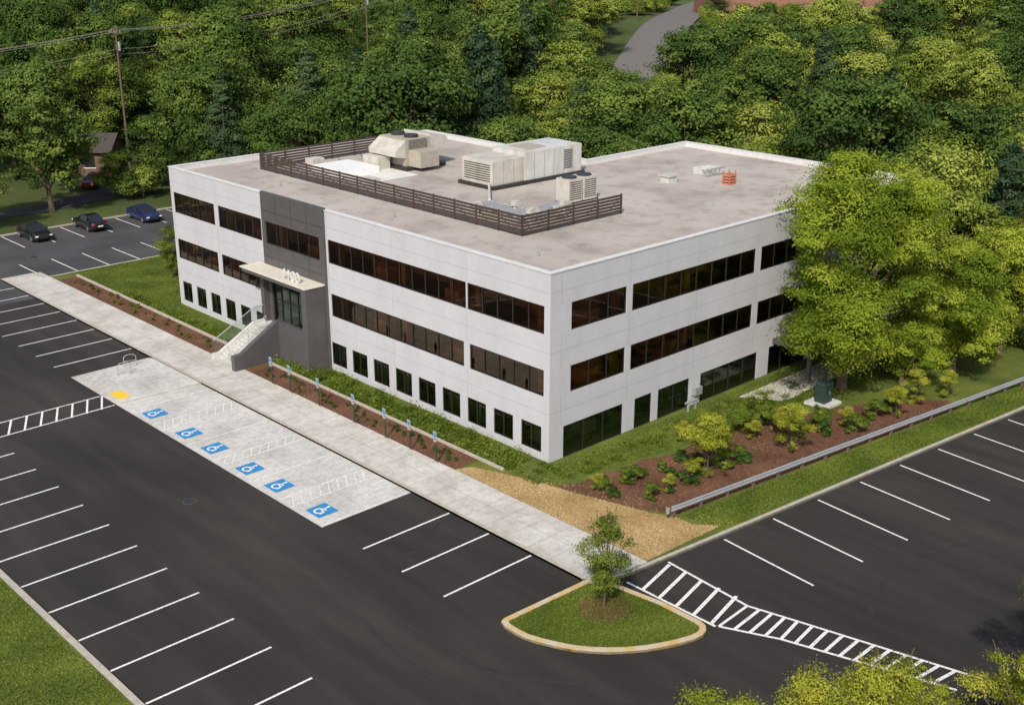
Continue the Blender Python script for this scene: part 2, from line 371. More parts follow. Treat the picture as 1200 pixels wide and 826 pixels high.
# ------------------------------------------------------------ terrain
CX, CY, CZ = -42.31, -42.03, 27.7
HX, HY = 0.6853, 0.7283
def Fd(x, y): return HX*(x-CX)+HY*(y-CY)
def Xd(x, y): return HY*(x-CX)-HX*(y-CY)
def rise(x, y):
    t = min(1, max(0, (Fd(x, y)-150)/110)); return 9*t*t*(3-2*t)
def world(F, X): return (CX+HX*F+HY*X, CY+HY*F-HX*X)
xs = [-2500, -1200, -600, -300]+list(range(-200, 501, 12))+[650, 900, 1400, 2500]
gv = [(x, y, rise(x, y)-0.05) for y in xs for x in xs]; n = len(xs)
gf = [(j*n+i, j*n+i+1, (j+1)*n+i+1, (j+1)*n+i) for j in range(n-1) for i in range(n-1)]
me = bpy.data.meshes.new('ground'); me.from_pydata(gv, [], gf); me.materials.append(M['ground']); me.polygons.foreach_set('use_smooth', [True]*len(gf))
COL.objects.link(bpy.data.objects.new('ground', me))

sheet('parking_lot', [(-26.3, -24.2), (-9, -24.2), (-7.5, -26.8), (-3.5, -27.4), (0, -31), (60, -31), (60, 50), (-26.3, 50)], 0.0, M['asphalt'])
sheet('upper_parking_lot', [(-60, 50), (17, 50), (17, 72), (-60, 72)], 0.004, M['asphalt_old'])
sheet('access_road', [(-60, 83), (6, 83), (14, 86), (19, 92), (23, 91), (17, 82), (7, 79.5), (-60, 79.5)], 0.0, M['asphalt_old'])

parcel = [(-7.6, -9.7), (-7.3, -10.2), (-6.6, -10.65), (-5.5, -10.9), (60, -17.7), (60, 55), (-4.6, 55), (-4.9, 57), (-7.6, 57)]
slab('lawn', parcel, -0.02, 0.12, M['grass'])
kerb('kerb', parcel, 0.2, -0.02, 0.14, M['kerb'], closed=True)
sheet('sidewalk', [(-7.4, 56.8), (-7.4, -9.65), (-7.1, -10.1), (-6.5, -10.42), (-5.5, -10.66), (-4.3, -10.78), (-4.3, 56.8)], 0.134, M['concrete'])
kerb('west_kerb', [(-26.3, 50), (-26.3, -24.2), (-9, -24.2), (-7.5, -26.8), (-3.5, -27.4), (0, -31), (60, -31)], -0.28, -0.04, 0.12, M['kerb'])
kerb('north_kerb', [(17, 55.2), (17, 72), (-60, 72)], -0.2, -0.04, 0.13, M['kerb'])
westlawn = [(-26.6, -24), (-26.6, 60), (-60, 60), (-60, -24)]
slab('west_lawn', westlawn, -0.04, 0.10, M['grass'])
sheet('concrete_pad', [(-13.2, 2.5), (-7.6, 2.5), (-7.6, 31), (-13.2, 31)], 0.010, M['pad'])
slab('crossing_slab', [(-12.9, 24.4), (-7.6, 24.1), (-7.6, 30.6), (-12.9, 30.4)], 0.0, 0.075, M['pad'], M['kerb'])
slab('tactile_plate', [(-12.75, 25.0), (-11.95, 25.0), (-11.95, 26.4), (-12.75, 26.4)], 0.07, 0.082, M['yellow'])

mulchL = [(-4.28, 28.2), (-2.6, 28.2), (-2.6, 53.5), (-4.28, 53.5)]
mulchR = [(-4.28, 2.9), (-2.5, 2.9), (-2.5, 24.1), (-4.28, 24.1)]
mulchS = [(-1.9, -2.0), (-.6, -2.9), (0.8, -2.8), (2.2, -3.3), (4, -3.2), (6, -4.0), (8, -3.7), (10, -4.1), (12.5, -4.6), (15.5, -5.6), (18, -6.1), (21, -7.6), (23, -8.8), (24.5, -10.4), (23.6, -11.5), (0.4, -8.7), (-0.7, -6.8)]
strawP = [(-4.28, 2.85), (-3.4, 2.5), (-2.9, 1.2), (-2.1, -1.2), (-1.6, -3.6), (-0.9, -6.0), (-.5, -7.6), (0.1, -8.8), (.1, -9.9), (1.0, -10.9), (-4.28, -10.7)]
sheet('mulch_bed', mulchL, 0.126, M['mulch']); sheet('mulch_bed', mulchR, 0.126, M['mulch']); sheet('mulch_bed', mulchS, 0.126, M['mulch'])
sheet('straw_path', strawP, 0.130, M['straw'])
b = MB()
b.box(-2.52, -2.38, 1.0, 24.1, 0.1, 0.26, M['kerb']); b.box(-2.62, -2.45, 28.2, 53.5, 0.1, 0.27, M['kerb'])
b.build('bed_edging')
sheet('rear_walkway', [(15.5, -1.2), (30, -1.2), (30, -3.2), (17, -3.6)], 0.136, M['concrete'])

isl = [(-7.55, -9.95), (-12.4, -9.75), (-12.65, -9.85), (-12.78, -10.2), (-12.8, -10.8), (-12.75, -11.4), (-12.55, -12.0), (-12.3, -12.6), (-11.95, -13.3), (-11.5, -13.9), (-11.0, -14.45), (-10.4, -14.95), (-9.75, -15.4), (-9.0, -15.78), (-8.35, -16.05), (-7.7, -16.25), (-7.25, -16.3), (-6.9, -16.2), (-6.62, -15.95), (-6.5, -15.6), (-6.5, -13.5), (-6.8, -11.4), (-7.1, -10.3)]
isl_in = [(-7.7, -10.2), (-12.3, -10.0), (-12.5, -11.4), (-12.05, -12.5), (-11.3, -13.7), (-10.25, -14.7), (-8.9, -15.5), (-7.6, -16.0), (-7.0, -15.9), (-6.75, -15.5), (-6.75, -13.5), (-7.05, -11.5)]
slab('island_lawn', isl, -0.01, 0.11, M['grass'])
kerb('island_kerb', isl, 0.27, -0.01, 0.15, M['kerb_yellow'], closed=True)
ring = [(-8.69+1.15*math.cos(t*0.45)*(1+0.1*math.sin(t*2.1)), -12.09+1.15*math.sin(t*0.45), ) for t in range(14)]
sheet('tree_mulch_ring', ring, 0.118, M['mulch'])

# ------------------------------------------------------------ markings
mk = MB()
def strip(x0, y0, x1, y1, w=0.11, z=0.008, mat=None, mb=mk):
    d = Vector((x1-x0, y1-y0)).normalized(); q = Vector((-d.y, d.x))*w/2
    mb.face([(x0-q.x, y0-q.y, z), (x1-q.x, y1-q.y, z), (x1+q.x, y1+q.y, z), (x0+q.x, y0+q.y, z)], mat or M['paint'])
for y in (-0.6, -3.55, -6.5): strip(-13.0, y, -7.65, y)
for k in range(8): strip(-13.2, 33.6+2.92*k, -7.65, 33.6+2.92*k)
for k in range(-6, 10): strip(-26.2, -4.66+2.92*k, -20.65, -4.66+2.92*k)
for k in range(0, 9): strip(-26.2, 28.6+2.92*k, -20.65, 28.6+2.92*k)
def lineY(x): return -10.9-0.104*(x+5.5)
dv = Vector((0.104, 1)).normalized()
for x in (0.2, 3.7, 7.1, 10.55, 14.0, 17.5, 21.0, 24.5, 28.0, 31.5, 35, 38.5, 42):
    y = lineY(x)-0.25; strip(x, y, x-dv.x*5.4, y-dv.y*5.4)
for k in range(8):
    x = -4.5+2.85*k; strip(x, 55.4, x, 60.8, 0.11, 0.012)
for k in range(13):
    x = -18.8+2.85*k
    if x < 16: strip(x, 66.4, x, 71.8, 0.11, 0.012)
for k in range(5): strip(-40+k*2.85, 66.4, -40+k*2.85, 71.8, 0.11, 0.012)
strip(-6.2, -11.2, -6.2, -16.15, .13); strip(-3.45, -11.3, -3.9, -16.1, .13)
for k in range(5): strip(-6.15, -12.1-0.95*k, -3.6, -11.5-0.95*k, 0.17, 0.012)
A = Vector((-6.1, -16.25)); B = Vector((-3.9, -16.1)); A1 = Vector((-5.0, -18.6)); B1 = Vector((-3.35, -18.3)); E1 = Vector((-3.0, -25.3)); E2 = Vector((-1.6, -25.6))
strip(A.x, A.y, A1.x, A1.y, 0.13); strip(A1.x, A1.y, E1.x, E1.y, 0.13, .0085); strip(B.x, B.y, B1.x, B1.y, 0.13); strip(B1.x, B1.y, E2.x, E2.y, 0.13, .0085); strip(A.x, A.y, B.x, B.y, 0.13, 0.012)
for k in range(1, 4):
    t = k/4; p = A.lerp(A1, t); q = B.lerp(B1, t); strip(p.x, p.y, q.x, q.y, 0.15, 0.012)
for k in range(0, 11):
    t = k/11.5; p = A1.lerp(E1, t); q = B1.lerp(E2, t); strip(p.x, p.y, q.x, q.y, 0.15, 0.012)
strip(-26.0, 24.3, -13.3, 24.5); strip(-26.0, 26.5, -13.3, 26.5)
for k in range(13): strip(-25.6+0.95*k, 24.35, -24.6+0.95*k, 26.45, 0.12, 0.012)
for y in (2.62, 5.4, 6.5, 9.35, 12.2, 13.05, 15.95, 18.9, 20.05, 22.95): strip(-13.1, y, -7.75, y, 0.09, 0.018, M['paint_thin'])
for y0, y1 in ((5.4, 6.5), (12.2, 13.05), (18.9, 20.05)):
    for k in range(9): strip(-12.9+0.56*k, y0+.03, -12.3+0.56*k, y1-.03, 0.06, 0.022, M['paint_thin'])
mk.build('parking_markings')
tm = MB()
def arc(cx, cy, r, a0, a1, w, mat, z):
    n_ = 22
    for i in range(n_):
        p = math.radians(a0+(a1-a0)*i/n_); q = math.radians(a0+(a1-a0)*(i+1)/n_)
        tm.face([(cx+math.cos(p)*r, cy+math.sin(p)*r, z), (cx+math.cos(p)*(r+w), cy+math.sin(p)*(r+w), z), (cx+math.cos(q)*(r+w), cy+math.sin(q)*(r+w), z), (cx+math.cos(q)*r, cy+math.sin(q)*r, z)], mat)
for i, (cx, cy, r, a0, a1) in enumerate(((-7, -9, 8.6, 165, 235), (-7, -9, 10.1, 160, 240), (-10, 1.3, 2.6, 190, 300), (-10, 1.3, 4.0, 185, 285), (4, -28, 9, 60, 120))):
    arc(cx, cy, r, a0, a1, .2, M['tyre'], .0035+.0002*i)
tm.build('tyre_marks')
for x, y in ((-16.5, 9.5), (-2.5, 62.5)):
    b = MB(); b.cyl((0, 0, -.02), (0, 0, .007), .38, .38, M['asphalt_old'], 20); b.cyl((0, 0, .007), (0, 0, .011), .3, .3, M['dark'], 20)
    b.build('manhole_cover', loc=(x, y, .004))
ada = MB()
def symbol(cx, cy, mb=ada):
    z = 0.026; h = 0.6
    mb.face([(cx-h, cy-h, z), (cx+h, cy-h, z), (cx+h, cy+h, z), (cx-h, cy+h, z)], M['blue'])
    def P(u, v): return (cx+v, cy-u)
    z2 = 0.032
    for k in range(14):
        a0 = math.radians(110+k*18); a1 = math.radians(110+(k+1)*18)
        q = [P(-.02+math.cos(a)*r, -.15+math.sin(a)*r) for a, r in ((a0, .2), (a0, .30), (a1, .30), (a1, .2))]
        mb.face([(*p, z2) for p in q], M['white'])
    for a, c in (((-.06, .36), (-.04, 0.0)), ((-.04, 0.0), (.2, -.02)), ((.2, 0.0), (.3, -.33)), ((-.05, .17), (.16, .15))):
        p = P(*a); q = P(*c); strip(p[0], p[1], q[0], q[1], 0.1, z2+.004, M['white'], mb)
    pts = [P(-.08+.085*math.cos(t), .46+.085*math.sin(t)) for t in [k*math.pi/5 for k in range(10)]]
    mb.face([(*p, z2) for p in pts], M['white'])
for y in (4.0, 7.9, 10.8, 14.5, 17.4, 21.5): symbol(-12.15, y)
ada.build('accessible_parking_symbols')

# ------------------------------------------------------------ office building
BLD = empty('office_building')
TOP = 10.8
wall = MB(); glz = MB(); frm = MB(); jnt = MB(); dk = MB()
def facade(mb, P, U, N, L0, L1, z0, z1, ops, depth=0.11, wm=None, glass=True):
    wm = wm or M['wall']
    P = Vector(P); U = Vector(U); N = Vector(N); Z = Vector((0, 0, 1))
    flip = U.cross(Z).dot(N) < 0
    us = sorted({L0, L1, *[o[0] for o in ops], *[o[1] for o in ops]}); zs = sorted({z0, z1, *[o[2] for o in ops], *[o[3] for o in ops]})
    pt = lambda u, z, n=0: P+U*u+Z*z+N*n
    for i in range(len(us)-1):
        for j in range(len(zs)-1):
            uc = (us[i]+us[i+1])/2; zc = (zs[j]+zs[j+1])/2
            if any(o[0] < uc < o[1] and o[2] < zc < o[3] for o in ops): continue
            q = [pt(us[i], zs[j]), pt(us[i+1], zs[j]), pt(us[i+1], zs[j+1]), pt(us[i], zs[j+1])]
            mb.face(q[::-1] if flip else q, wm)
    def ob(B, u0, u1, a, b, n0, n1, m):
        B.hexa([pt(u0, a, n0), pt(u1, a, n0), pt(u1, a, n1), pt(u0, a, n1), pt(u0, b, n0), pt(u1, b, n0), pt(u1, b, n1), pt(u0, b, n1)], m)
    for o in ops:
        if len(o) < 5: continue
        u0, u1, a, b, nm, gm = o[:6]; rows = o[6] if len(o) > 6 else 1
        mb.face([pt(u0, a), pt(u0, b), pt(u0, b, -depth-.1), pt(u0, a, -depth-.1)], wm)
        mb.face([pt(u1, a), pt(u1, b), pt(u1, b, -depth-.1), pt(u1, a, -depth-.1)], wm)
        mb.face([pt(u0, a), pt(u1, a), pt(u1, a, -depth-.1), pt(u0, a, -depth-.1)], wm)
        mb.face([pt(u0, b), pt(u1, b), pt(u1, b, -depth-.1), pt(u0, b, -depth-.1)], wm)
        for k in range(nm):
            c0 = u0+(u1-u0)*k/nm; c1 = u0+(u1-u0)*(k+1)/nm; j1 = random.uniform(-.008, .008); j2 = random.uniform(-.006, .006)
            q = [pt(c0, a, -depth+.03-j1), pt(c1, a, -depth+.03+j1), pt(c1, b, -depth+.03+j1+j2), pt(c0, b, -depth+.03-j1+j2)]
            glz.face(q[::-1] if flip else q, gm)
        fw = 0.065; e = 0.004
        ob(frm, u0+e, u1-e, a+e, a+fw, -depth-.02, -depth+.08, M['frame']); ob(frm, u0+e, u1-e, b-fw, b-e, -depth-.02, -depth+.08, M['frame'])
        for k in range(nm+1):
            c = u0+(u1-u0)*k/nm; w_ = fw/2
            if k == 0: c += w_+e
            if k == nm: c -= w_+e
            ob(frm, c-w_, c+w_, a+fw, b-fw, -depth-.018, -depth+.077, M['frame'])
        for r in range(1, rows):
            zc = a+(b-a)*r/rows; ob(frm, u0+fw+e, u1-fw-e, zc-.025, zc+.025, -depth-.01, -depth+.07, M['frame'])
Z3 = (7.42, 8.98); Z2 = (3.88, 5.40); Z1 = (0.55, 2.08)
gb, gg = M['glass_b'], M['glass_g']
ops = [(20.3, 27.6, 0.0, TOP)]
for z in (Z3, Z2):
    ops += [(27.95, 33.65, *z, 5, gb), (34.2, 40.1, *z, 5, gb)]
ops += [(0.45, 6.6, *Z3, 5, gb), (6.72, 20.1, *Z3, 11, gb), (0.45, 6.45, *Z2, 5, gb), (6.95, 20.0, *Z2, 11, gb)]
ops += [(1.4+2.25*k-.8, 1.4+2.25*k+.8, *Z1, 2, gg) for k in range(9)]
ops += [(28.75+2.1*k-.68, 28.75+2.1*k+.68, *Z1, 2, gg) for k in range(6)]
facade(wall, (0, 0, 0), (0, 1, 0), (-1, 0, 0), 0, 40.5, 0, TOP, ops)
ops = []
for z in (Z3, Z2): ops += [(1.6, 6.0, *z, 3, gb), (6.5, 18.0, *z, 8, gb), (18.6, 30.0, *z, 8, gb), (30.6, 35.5, *z, 4, gb)]
g = (0.12, 1.98)
ops += [(1.1, 5.97, *g, 3, gg), (7.0, 8.5, *g, 1, gg), (9.1, 12.0, *g, 2, gg), (13.1, 18.9, *g, 4, gg), (20.2, 24.5, *g, 3, gg), (26, 31, *g, 3, gg)]
facade(wall, (0, 0, 0), (1, 0, 0), (0, -1, 0), 0, 37, 0, TOP, ops)
facade(wall, (0, 40.5, 0), (1, 0, 0), (0, 1, 0), 0, 25, 0, TOP, [(a, a+5.6, z[0], z[1], 5, gb) for z in (Z3, Z2) for a in (0.8, 7.0, 13.2, 19.2)])
facade(wall, (25, 0, 0), (0, 1, 0), (1, 0, 0), 21, 40.5, 0, TOP, [(a, a+5.6, z[0], z[1], 5, gb) for z in (Z3, Z2) for a in (22, 28.2, 34.4)])
facade(wall, (0, 21, 0), (1, 0, 0), (0, 1, 0), 25, 37, 0, TOP, [(26, 36, z[0], z[1], 6, gb) for z in (Z3, Z2)])
facade(wall, (37, 0, 0), (0, 1, 0), (1, 0, 0), 0, 21, 0, TOP, [(a, a+5.6, z[0], z[1], 5, gb) for z in (Z3, Z2) for a in (1, 7.5, 14)])
wall.build('exterior_walls', BLD)
facade(dk, (-0.16, 0, 0), (0, 1, 0), (-1, 0, 0), 20.3, 27.6, 0, TOP+0.12, [(20.85, 27.25, *Z3, 5, gb), (21.9, 26.9, 1.95, 5.25, 5, gg, 2)], depth=0.18, wm=M['charcoal'])
for y in (20.3, 27.6): dk.face([(-0.16, y, 0), (0.1, y, 0), (0.1, y, TOP+.12), (-0.16, y, TOP+.12)], M['charcoal'])
dk.box(-0.16, 0.1, 20.302, 27.598, TOP+.12, TOP+.17, M['charcoal'])
dk.build('entrance_bay_cladding', BLD)
for z in (6.55, 9.7): jnt.box(-0.165, -0.158, 20.32, 27.58, z-.012, z+.012, M['frame'])
for y in (22.13, 23.95, 25.77): jnt.box(-0.165, -0.158, y-.012, y+.012, 9.0, TOP+.1, M['frame']); jnt.box(-0.166, -0.158, y-.012, y+.012, 6.0, 7.4, M['frame'])
for z in (2.95, 6.42, 9.75):
    for a, c in ((0.02, 20.28), (27.62, 40.48)): jnt.box(-0.003, 0.0, a, c, z-.009, z+.009, M['joint'])
    jnt.box(0.02, 36.98, -0.003, 0, z-.009, z+.009, M['joint'])
segs = [(0.15, 0.52), (2.1, 3.86), (5.43, 7.4), (9.03, 10.75)]
for y in (6.68, 13.5, 20.15, 27.75, 33.92, 40.3):
    for a, c in segs:
        jnt.box(-0.0035, 0.0, y-.009, y+.009, a, c, M['joint'])
for x in (0.85, 6.25, 12.3, 18.3, 24.3, 30.3, 36.2):
    for a, c in segs[1:]: jnt.box(x-.009, x+.009, -0.0035, 0, a, c, M['joint'])
jnt.build('panel_joints', BLD)
glz.build('window_glass', BLD); frm.build('window_frames', BLD)
it = MB()
for z0, z1 in ((0.02, 0.14), (2.95, 3.3), (6.45, 6.8)):
    it.box(0.26, 24.6, 0.26, 40.2, z0, z1, M['int_floor']); it.box(24.6, 36.7, 0.26, 20.7, z0, z1, M['int_floor'])
for z0, z1 in ((2.55, 2.9), (5.95, 6.4), (9.35, 9.45)):
    it.box(0.5, 24.5, 0.5, 40.0, z0, z1, M['int_ceil']); it.box(24.5, 36.5, 0.5, 20.5, z0, z1, M['int_ceil'])
for z0, z1 in ((0.14, 2.55), (3.3, 5.95), (6.8, 9.35)):
    it.box(3.4, 3.55, 2.6, 38, z0, z1, M['int_wall']); it.box(2.6, 34, 3.4, 3.55, z0, z1, M['int_wall'])
    for k in range(1, 7): it.box(.9, 1.3, 6.75*k-.2, 6.75*k+.2, z0, z1, M['int_ceil'])
    for k in range(1, 6): it.box(6.2*k-.1, 6.2*k+.3, .9, 1.3, z0, z1, M['int_ceil'])
    for y in (9.5, 17, 31): it.box(1.3, 3.4, y, y+.12, z0, z1, M['int_wall'])
    for x in (11, 22, 28): it.box(x, x+.12, 1.3, 3.4, z0, z1, M['int_wall'])
    for k in range(16):
        y = 1.5+2.4*k+random.uniform(-.4, .4); it.box(1.5, 2.3, y, y+1.3, z0, z0+.74, M['dark'] if k % 3 else M['int_wall'])
    for k in range(12):
        x = 4+2.6*k; it.box(x, x+1.3, 1.4, 2.2, z0, z0+.74, M['dark'] if k % 3 else M['int_wall'])
it.build('interior', BLD)
rf = MB()
R0 = 10.45
rf.face([(0.3, 0.3, R0), (36.7, 0.3, R0), (36.7, 20.7, R0), (24.7, 20.7, R0), (24.7, 40.2, R0), (0.3, 40.2, R0)], M['roof'])
rf.face([(7.6, 26.5, R0+.02), (12.8, 26.5, R0+.02), (12.8, 34.5, R0+.02), (7.6, 34.5, R0+.02)], M['membrane'])
rf.build('roof_surface', BLD)
outer = [(-0.04, -0.04), (37.04, -0.04), (37.04, 21.04), (25.04, 21.04), (25.04, 40.54), (-0.04, 40.54)]
o = kerb('parapet_coping', outer, 0.36, TOP+.002, TOP+.06, M['coping'], closed=True); o.parent = BLD
inn = [(0.01, 0.01), (36.99, 0.01), (36.99, 20.99), (24.99, 20.99), (24.99, 40.49), (0.01, 40.49)]
o = kerb('parapet', inn, 0.29, R0-.1, TOP, M['coping'], closed=True); o.parent = BLD
en = MB()
en.box(-1.7, -0.17, 20.45, 28.1, 5.6, 5.86, M['charcoal'])
en.box(-1.78, -0.17, 20.38, 28.2, 5.86, 5.96, M['cream'])
en.box(-1.7, -0.17, 20.45, 20.95, 0.1, 5.6, M['charcoal'])
en.box(-0.55, -0.17, 27.3, 27.7, 0.1, 5.6, M['charcoal'])
en.build('entrance_canopy', BLD, bevel=0.015)
st = MB()
for k in range(11): st.box(-4.3+.27*k, -1.2, 24.62, 27.38, 0.13 if k == 0 else 0.13+.16*k, 0.13+.16*(k+1), M['pad'])
st.box(-1.2, -0.17, 20.97, 27.6, 0.12, 1.9, M['pad'])
def sidewall(y0, y1, prof, mat):
    a = [(x, y0, z) for x, z in prof]; c = [(x, y1, z) for x, z in prof]
    st.face(a, mat); st.face(c[::-1], mat)
    for i in range(len(prof)): j = (i+1) % len(prof); st.face([a[i], a[j], c[j], c[i]], mat)
sidewall(24.2, 24.6, [(-5.0, 0.1), (-5.0, 1.15), (-4.4, 1.2), (-1.6, 2.85), (-1.2, 2.85), (-1.2, 0.1)], M['charcoal'])
sidewall(27.4, 27.7, [(-4.7, 0.1), (-4.7, 0.45), (-4.2, 0.5), (-1.4, 2.05), (-0.3, 2.05), (-0.3, 0.1)], M['pad'])
st.box(-1.5, -1.205, 20.96, 24.19, 0.1, 2.85, M['charcoal'])
st.face([(-4.6, 27.55, 0.5), (-1.3, 27.55, 2.2), (-0.4, 27.55, 2.2), (-0.4, 27.55, 3.0), (-1.3, 27.55, 3.0), (-4.6, 27.55, 1.35)], M['glass_rail'])
st.cyl((-4.6, 27.55, 1.38), (-1.3, 27.55, 3.03), .03, .03, M['galv'], 6); st.cyl((-1.3, 27.55, 3.03), (-.4, 27.55, 3.03), .03, .03, M['galv'], 6)
st.cyl((-4.3, 26, 1.1), (-1.3, 26, 2.8), .025, .025, M['galv'], 6)
for x, z in ((-4.3, .13), (-2.8, 1.0), (-1.3, 1.85)): st.cyl((x, 26, z), (x, 26, z+.95), .02, .02, M['galv'], 6)
st.build('entrance_stairs', BLD)
tx = bpy.data.curves.new('address_numbers', 'FONT'); tx.body = '1100'; tx.size = 1.0; tx.extrude = 0.04; tx.materials.append(M['coping'])
to = bpy.data.objects.new('address_numbers', tx); COL.objects.link(to); to.parent = BLD; to.location = (-1.3, 23.6, 5.965); to.rotation_euler = (math.pi/2, 0, -math.pi/2)
b = MB(); b.box(20.5, 25.5, -3.0, -0.02, 2.2, 2.5, M['charcoal']); b.box(20.6, 20.85, -2.9, -2.65, .12, 2.2, M['charcoal']); b.box(25.1, 25.35, -2.9, -2.65, .12, 2.2, M['charcoal'])
b.build('side_canopy', BLD)
b = MB()
for x in (12.45, 12.75): b.cyl((x, -.12, .12), (x, -.12, 1.5), .05, .05, M['galv'], 7)
b.box(12.3, 12.95, -.32, -.04, .8, 1.3, M['galv']); b.cyl((11.4, -.5, .12), (11.4, -.5, .8), .09, .09, M['galv'], 8); b.cyl((11.1, -.5, .7), (12.2, -.5, .7), .07, .07, M['galv'], 8); b.cyl((12.1, -.5, .12), (12.1, -.5, .7), .07, .07, M['galv'], 8)
b.build('meter_pipes', BLD)
b = MB(); b.box(-.06, -.003, 27.8, 28.0, 2.5, 2.8, M['lamp_red']); b.build('alarm_box', BLD)

RT = R0
def louver(p0, p1, mb):
    p0 = Vector(p0); p1 = Vector(p1); d = (p1-p0); L = d.length; d.normalize(); q = Vector((-d.y, d.x))*0.03
    for k in range(6):
        z = RT+.14+k*.2
        a = p0-q; c = p1-q; e = p1+q; f = p0+q
        mb.hexa([(a.x, a.y, z), (c.x, c.y, z), (e.x, e.y, z), (f.x, f.y, z), (a.x, a.y, z+.14), (c.x, c.y, z+.14), (e.x, e.y, z+.14), (f.x, f.y, z+.14)], M['brown'])
    n_ = int(L/2.0)
    for i in range(n_+1):
        p = p0.lerp(p1, i/n_)+Vector((-d.y, d.x))*0.08
        mb.box(p.x-.04, p.x+.04, p.y-.04, p.y+.04, RT, RT+1.3, M['brown'])
        mb.cyl((p.x, p.y, RT+1.1), (p.x-d.y*1.0, p.y+d.x*1.0, RT+.02), .025, .025, M['brown'], 5)
sc = MB(); louver((5.4, 36.4), (5.4, 7.9), sc); louver((18.5, 36.5), (5.5, 36.5), sc); louver((5.5, 7.8), (14.2, 7.8), sc)
sc.build('rooftop_louver_screen', BLD)
h = MB()
h.box(13.0, 22.2, 18.6, 22.4, RT, RT+.25, M['dark'])
h.box(13.2, 16.2, 18.9, 22.2, RT+.25, RT+1.95, M['hvac'])
h.box(16.2, 22.0, 18.8, 22.3, RT+.25, RT+2.25, M['hvac_w'])
for k in range(9): h.box(13.2+.98*k-.02, 13.2+.98*k+.02, 18.76 if k > 3 else 18.87, 18.8 if k > 3 else 18.9, RT+.3, RT+(2.2 if k > 3 else 1.9), M['hvac_b'])
for k in range(8): h.box(13.17, 13.2, 19.2, 21.9, RT+.5+.16*k, RT+.56+.16*k, M['dark'])
for k in range(12): h.box(20.15, 21.0, 18.77, 18.8, RT+.6+.12*k, RT+.65+.12*k, M['dark'])
h.box(17, 19, 19.5, 21.5, RT+2.25, RT+2.33, M['hvac_b'])
h.build('rooftop_air_handler', BLD, bevel=0.01)
h = MB()
h.box(13.0, 16.8, 28.2, 32.0, RT, RT+.3, M['dark'])
h.box(13.2, 15.6, 28.6, 31.8, RT+.3, RT+2.3, M['hvac_b'])
h.hexa([(15.6, 28.6, RT+.9), (17.6, 28.6, RT+1.3), (17.6, 31.8, RT+1.3), (15.6, 31.8, RT+.9), (15.6, 28.6, RT+2.5), (17.2, 28.6, RT+2.2), (17.2, 31.8, RT+2.2), (15.6, 31.8, RT+2.5)], M['hvac'])
h.hexa([(13.2, 28.55, RT+.9), (12.2, 28.55, RT+1.1), (12.2, 31.85, RT+1.1), (13.2, 31.85, RT+.9), (13.2, 28.55, RT+2.2), (12.2, 28.55, RT+1.5), (12.2, 31.85, RT+1.5), (13.2, 31.85, RT+2.2)], M['hvac'])
h.box(13.5, 15.3, 27.2, 28.6, RT+.3, RT+1.5, M['hvac_b'])
for c in (29.4, 31.0): h.cyl((14.4, c, RT+2.3), (14.4, c, RT+2.5), .55, .55, M['dark'], 16)
for k in range(8): h.box(13.5, 15.3, 28.575, 28.6, RT+1.55+.09*k, RT+1.58+.09*k, M['dark'])
h.build('rooftop_hooded_unit', BLD, bevel=0.01)
h = MB(); h.box(8.0, 11.4, 29.5, 33.4, RT, RT+.45, M['white']); h.box(11.6, 12.8, 30, 31.8, RT, RT+1.0, M['hvac']); h.box(8.5, 9.6, 34, 35, RT, RT+.7, M['hvac']); h.box(7.8, 9, 26.2, 27.6, RT, RT+.35, M['hvac'])
h.build('rooftop_curb_boxes', BLD, bevel=0.02)
h = MB()
for x0 in (13.6, 15.0):
    h.box(x0, x0+1.25, 11.9, 13.1, RT+.12, RT+1.65, M['hvac']); h.cyl((x0+.62, 12.5, RT+1.65), (x0+.62, 12.5, RT+1.75), .5, .5, M['dark'], 16)
    for k in range(9): h.box(x0+.08, x0+1.17, 11.885, 11.9, RT+.3+.14*k, RT+.35+.14*k, M['dark'])
h.box(13.4, 16.5, 12.0, 13.0, RT, RT+.12, M['dark'])
h.build('rooftop_condensers', BLD)
h = MB()
for k in range(5):
    h.cyl((8+.35*k, 9.4+.2*k, RT+.35), (8+.35*k, 15.5, RT+.35), .06, .06, M['galv'], 6)
for y in (9.5, 11, 12.5, 14, 15.4): h.box(7.8, 10, y, y+.12, RT, RT+.3, M['hvac_w'])
h.cyl((8, 9.4, RT+.5), (13.5, 9.4, RT+.5), .08, .08, M['hvac_w'], 6); h.cyl((9.7, 15.4, RT+.4), (13.3, 19.4, RT+.4), .09, .09, M['hvac_w'], 6)
for x, y in ((8.6, 10.4), (10.4, 9.8), (11.8, 10.6), (9.4, 12.6), (7.4, 14)): h.cyl((x, y, RT), (x, y, RT+.75), .13, .13, M['hvac_w'], 8); h.box(x-.2, x+.25, y-.2, y+.2, RT+.5, RT+.8, M['hvac'])
h.box(10.5, 12.5, 10.6, 11.6, RT, RT+.5, M['galv'])
h.build('rooftop_pipework', BLD)
h = MB(); h.box(23.8, 24.7, 11.9, 12.7, RT, RT+.45, M['hvac_w']); h.box(23.7, 24.8, 11.8, 12.8, RT+.45, RT+.53, M['hvac'])
for i in range(4):
    h.cyl((27.4+.5*i, 11.3, RT), (27.4+.5*i, 11.3, RT+.6), .04, .04, M['galv'], 6); h.cyl((27.4+.5*i, 11.3, RT+.6), (27.4+.5*i, 12.6, RT+.55), .05, .05, M['hvac_w'], 6)
h.box(27.2, 29.4, 11.2, 11.35, RT+.5, RT+.6, M['galv']); h.box(28.0, 28.9, 12.2, 13, RT, RT+.5, M['hvac_w'])
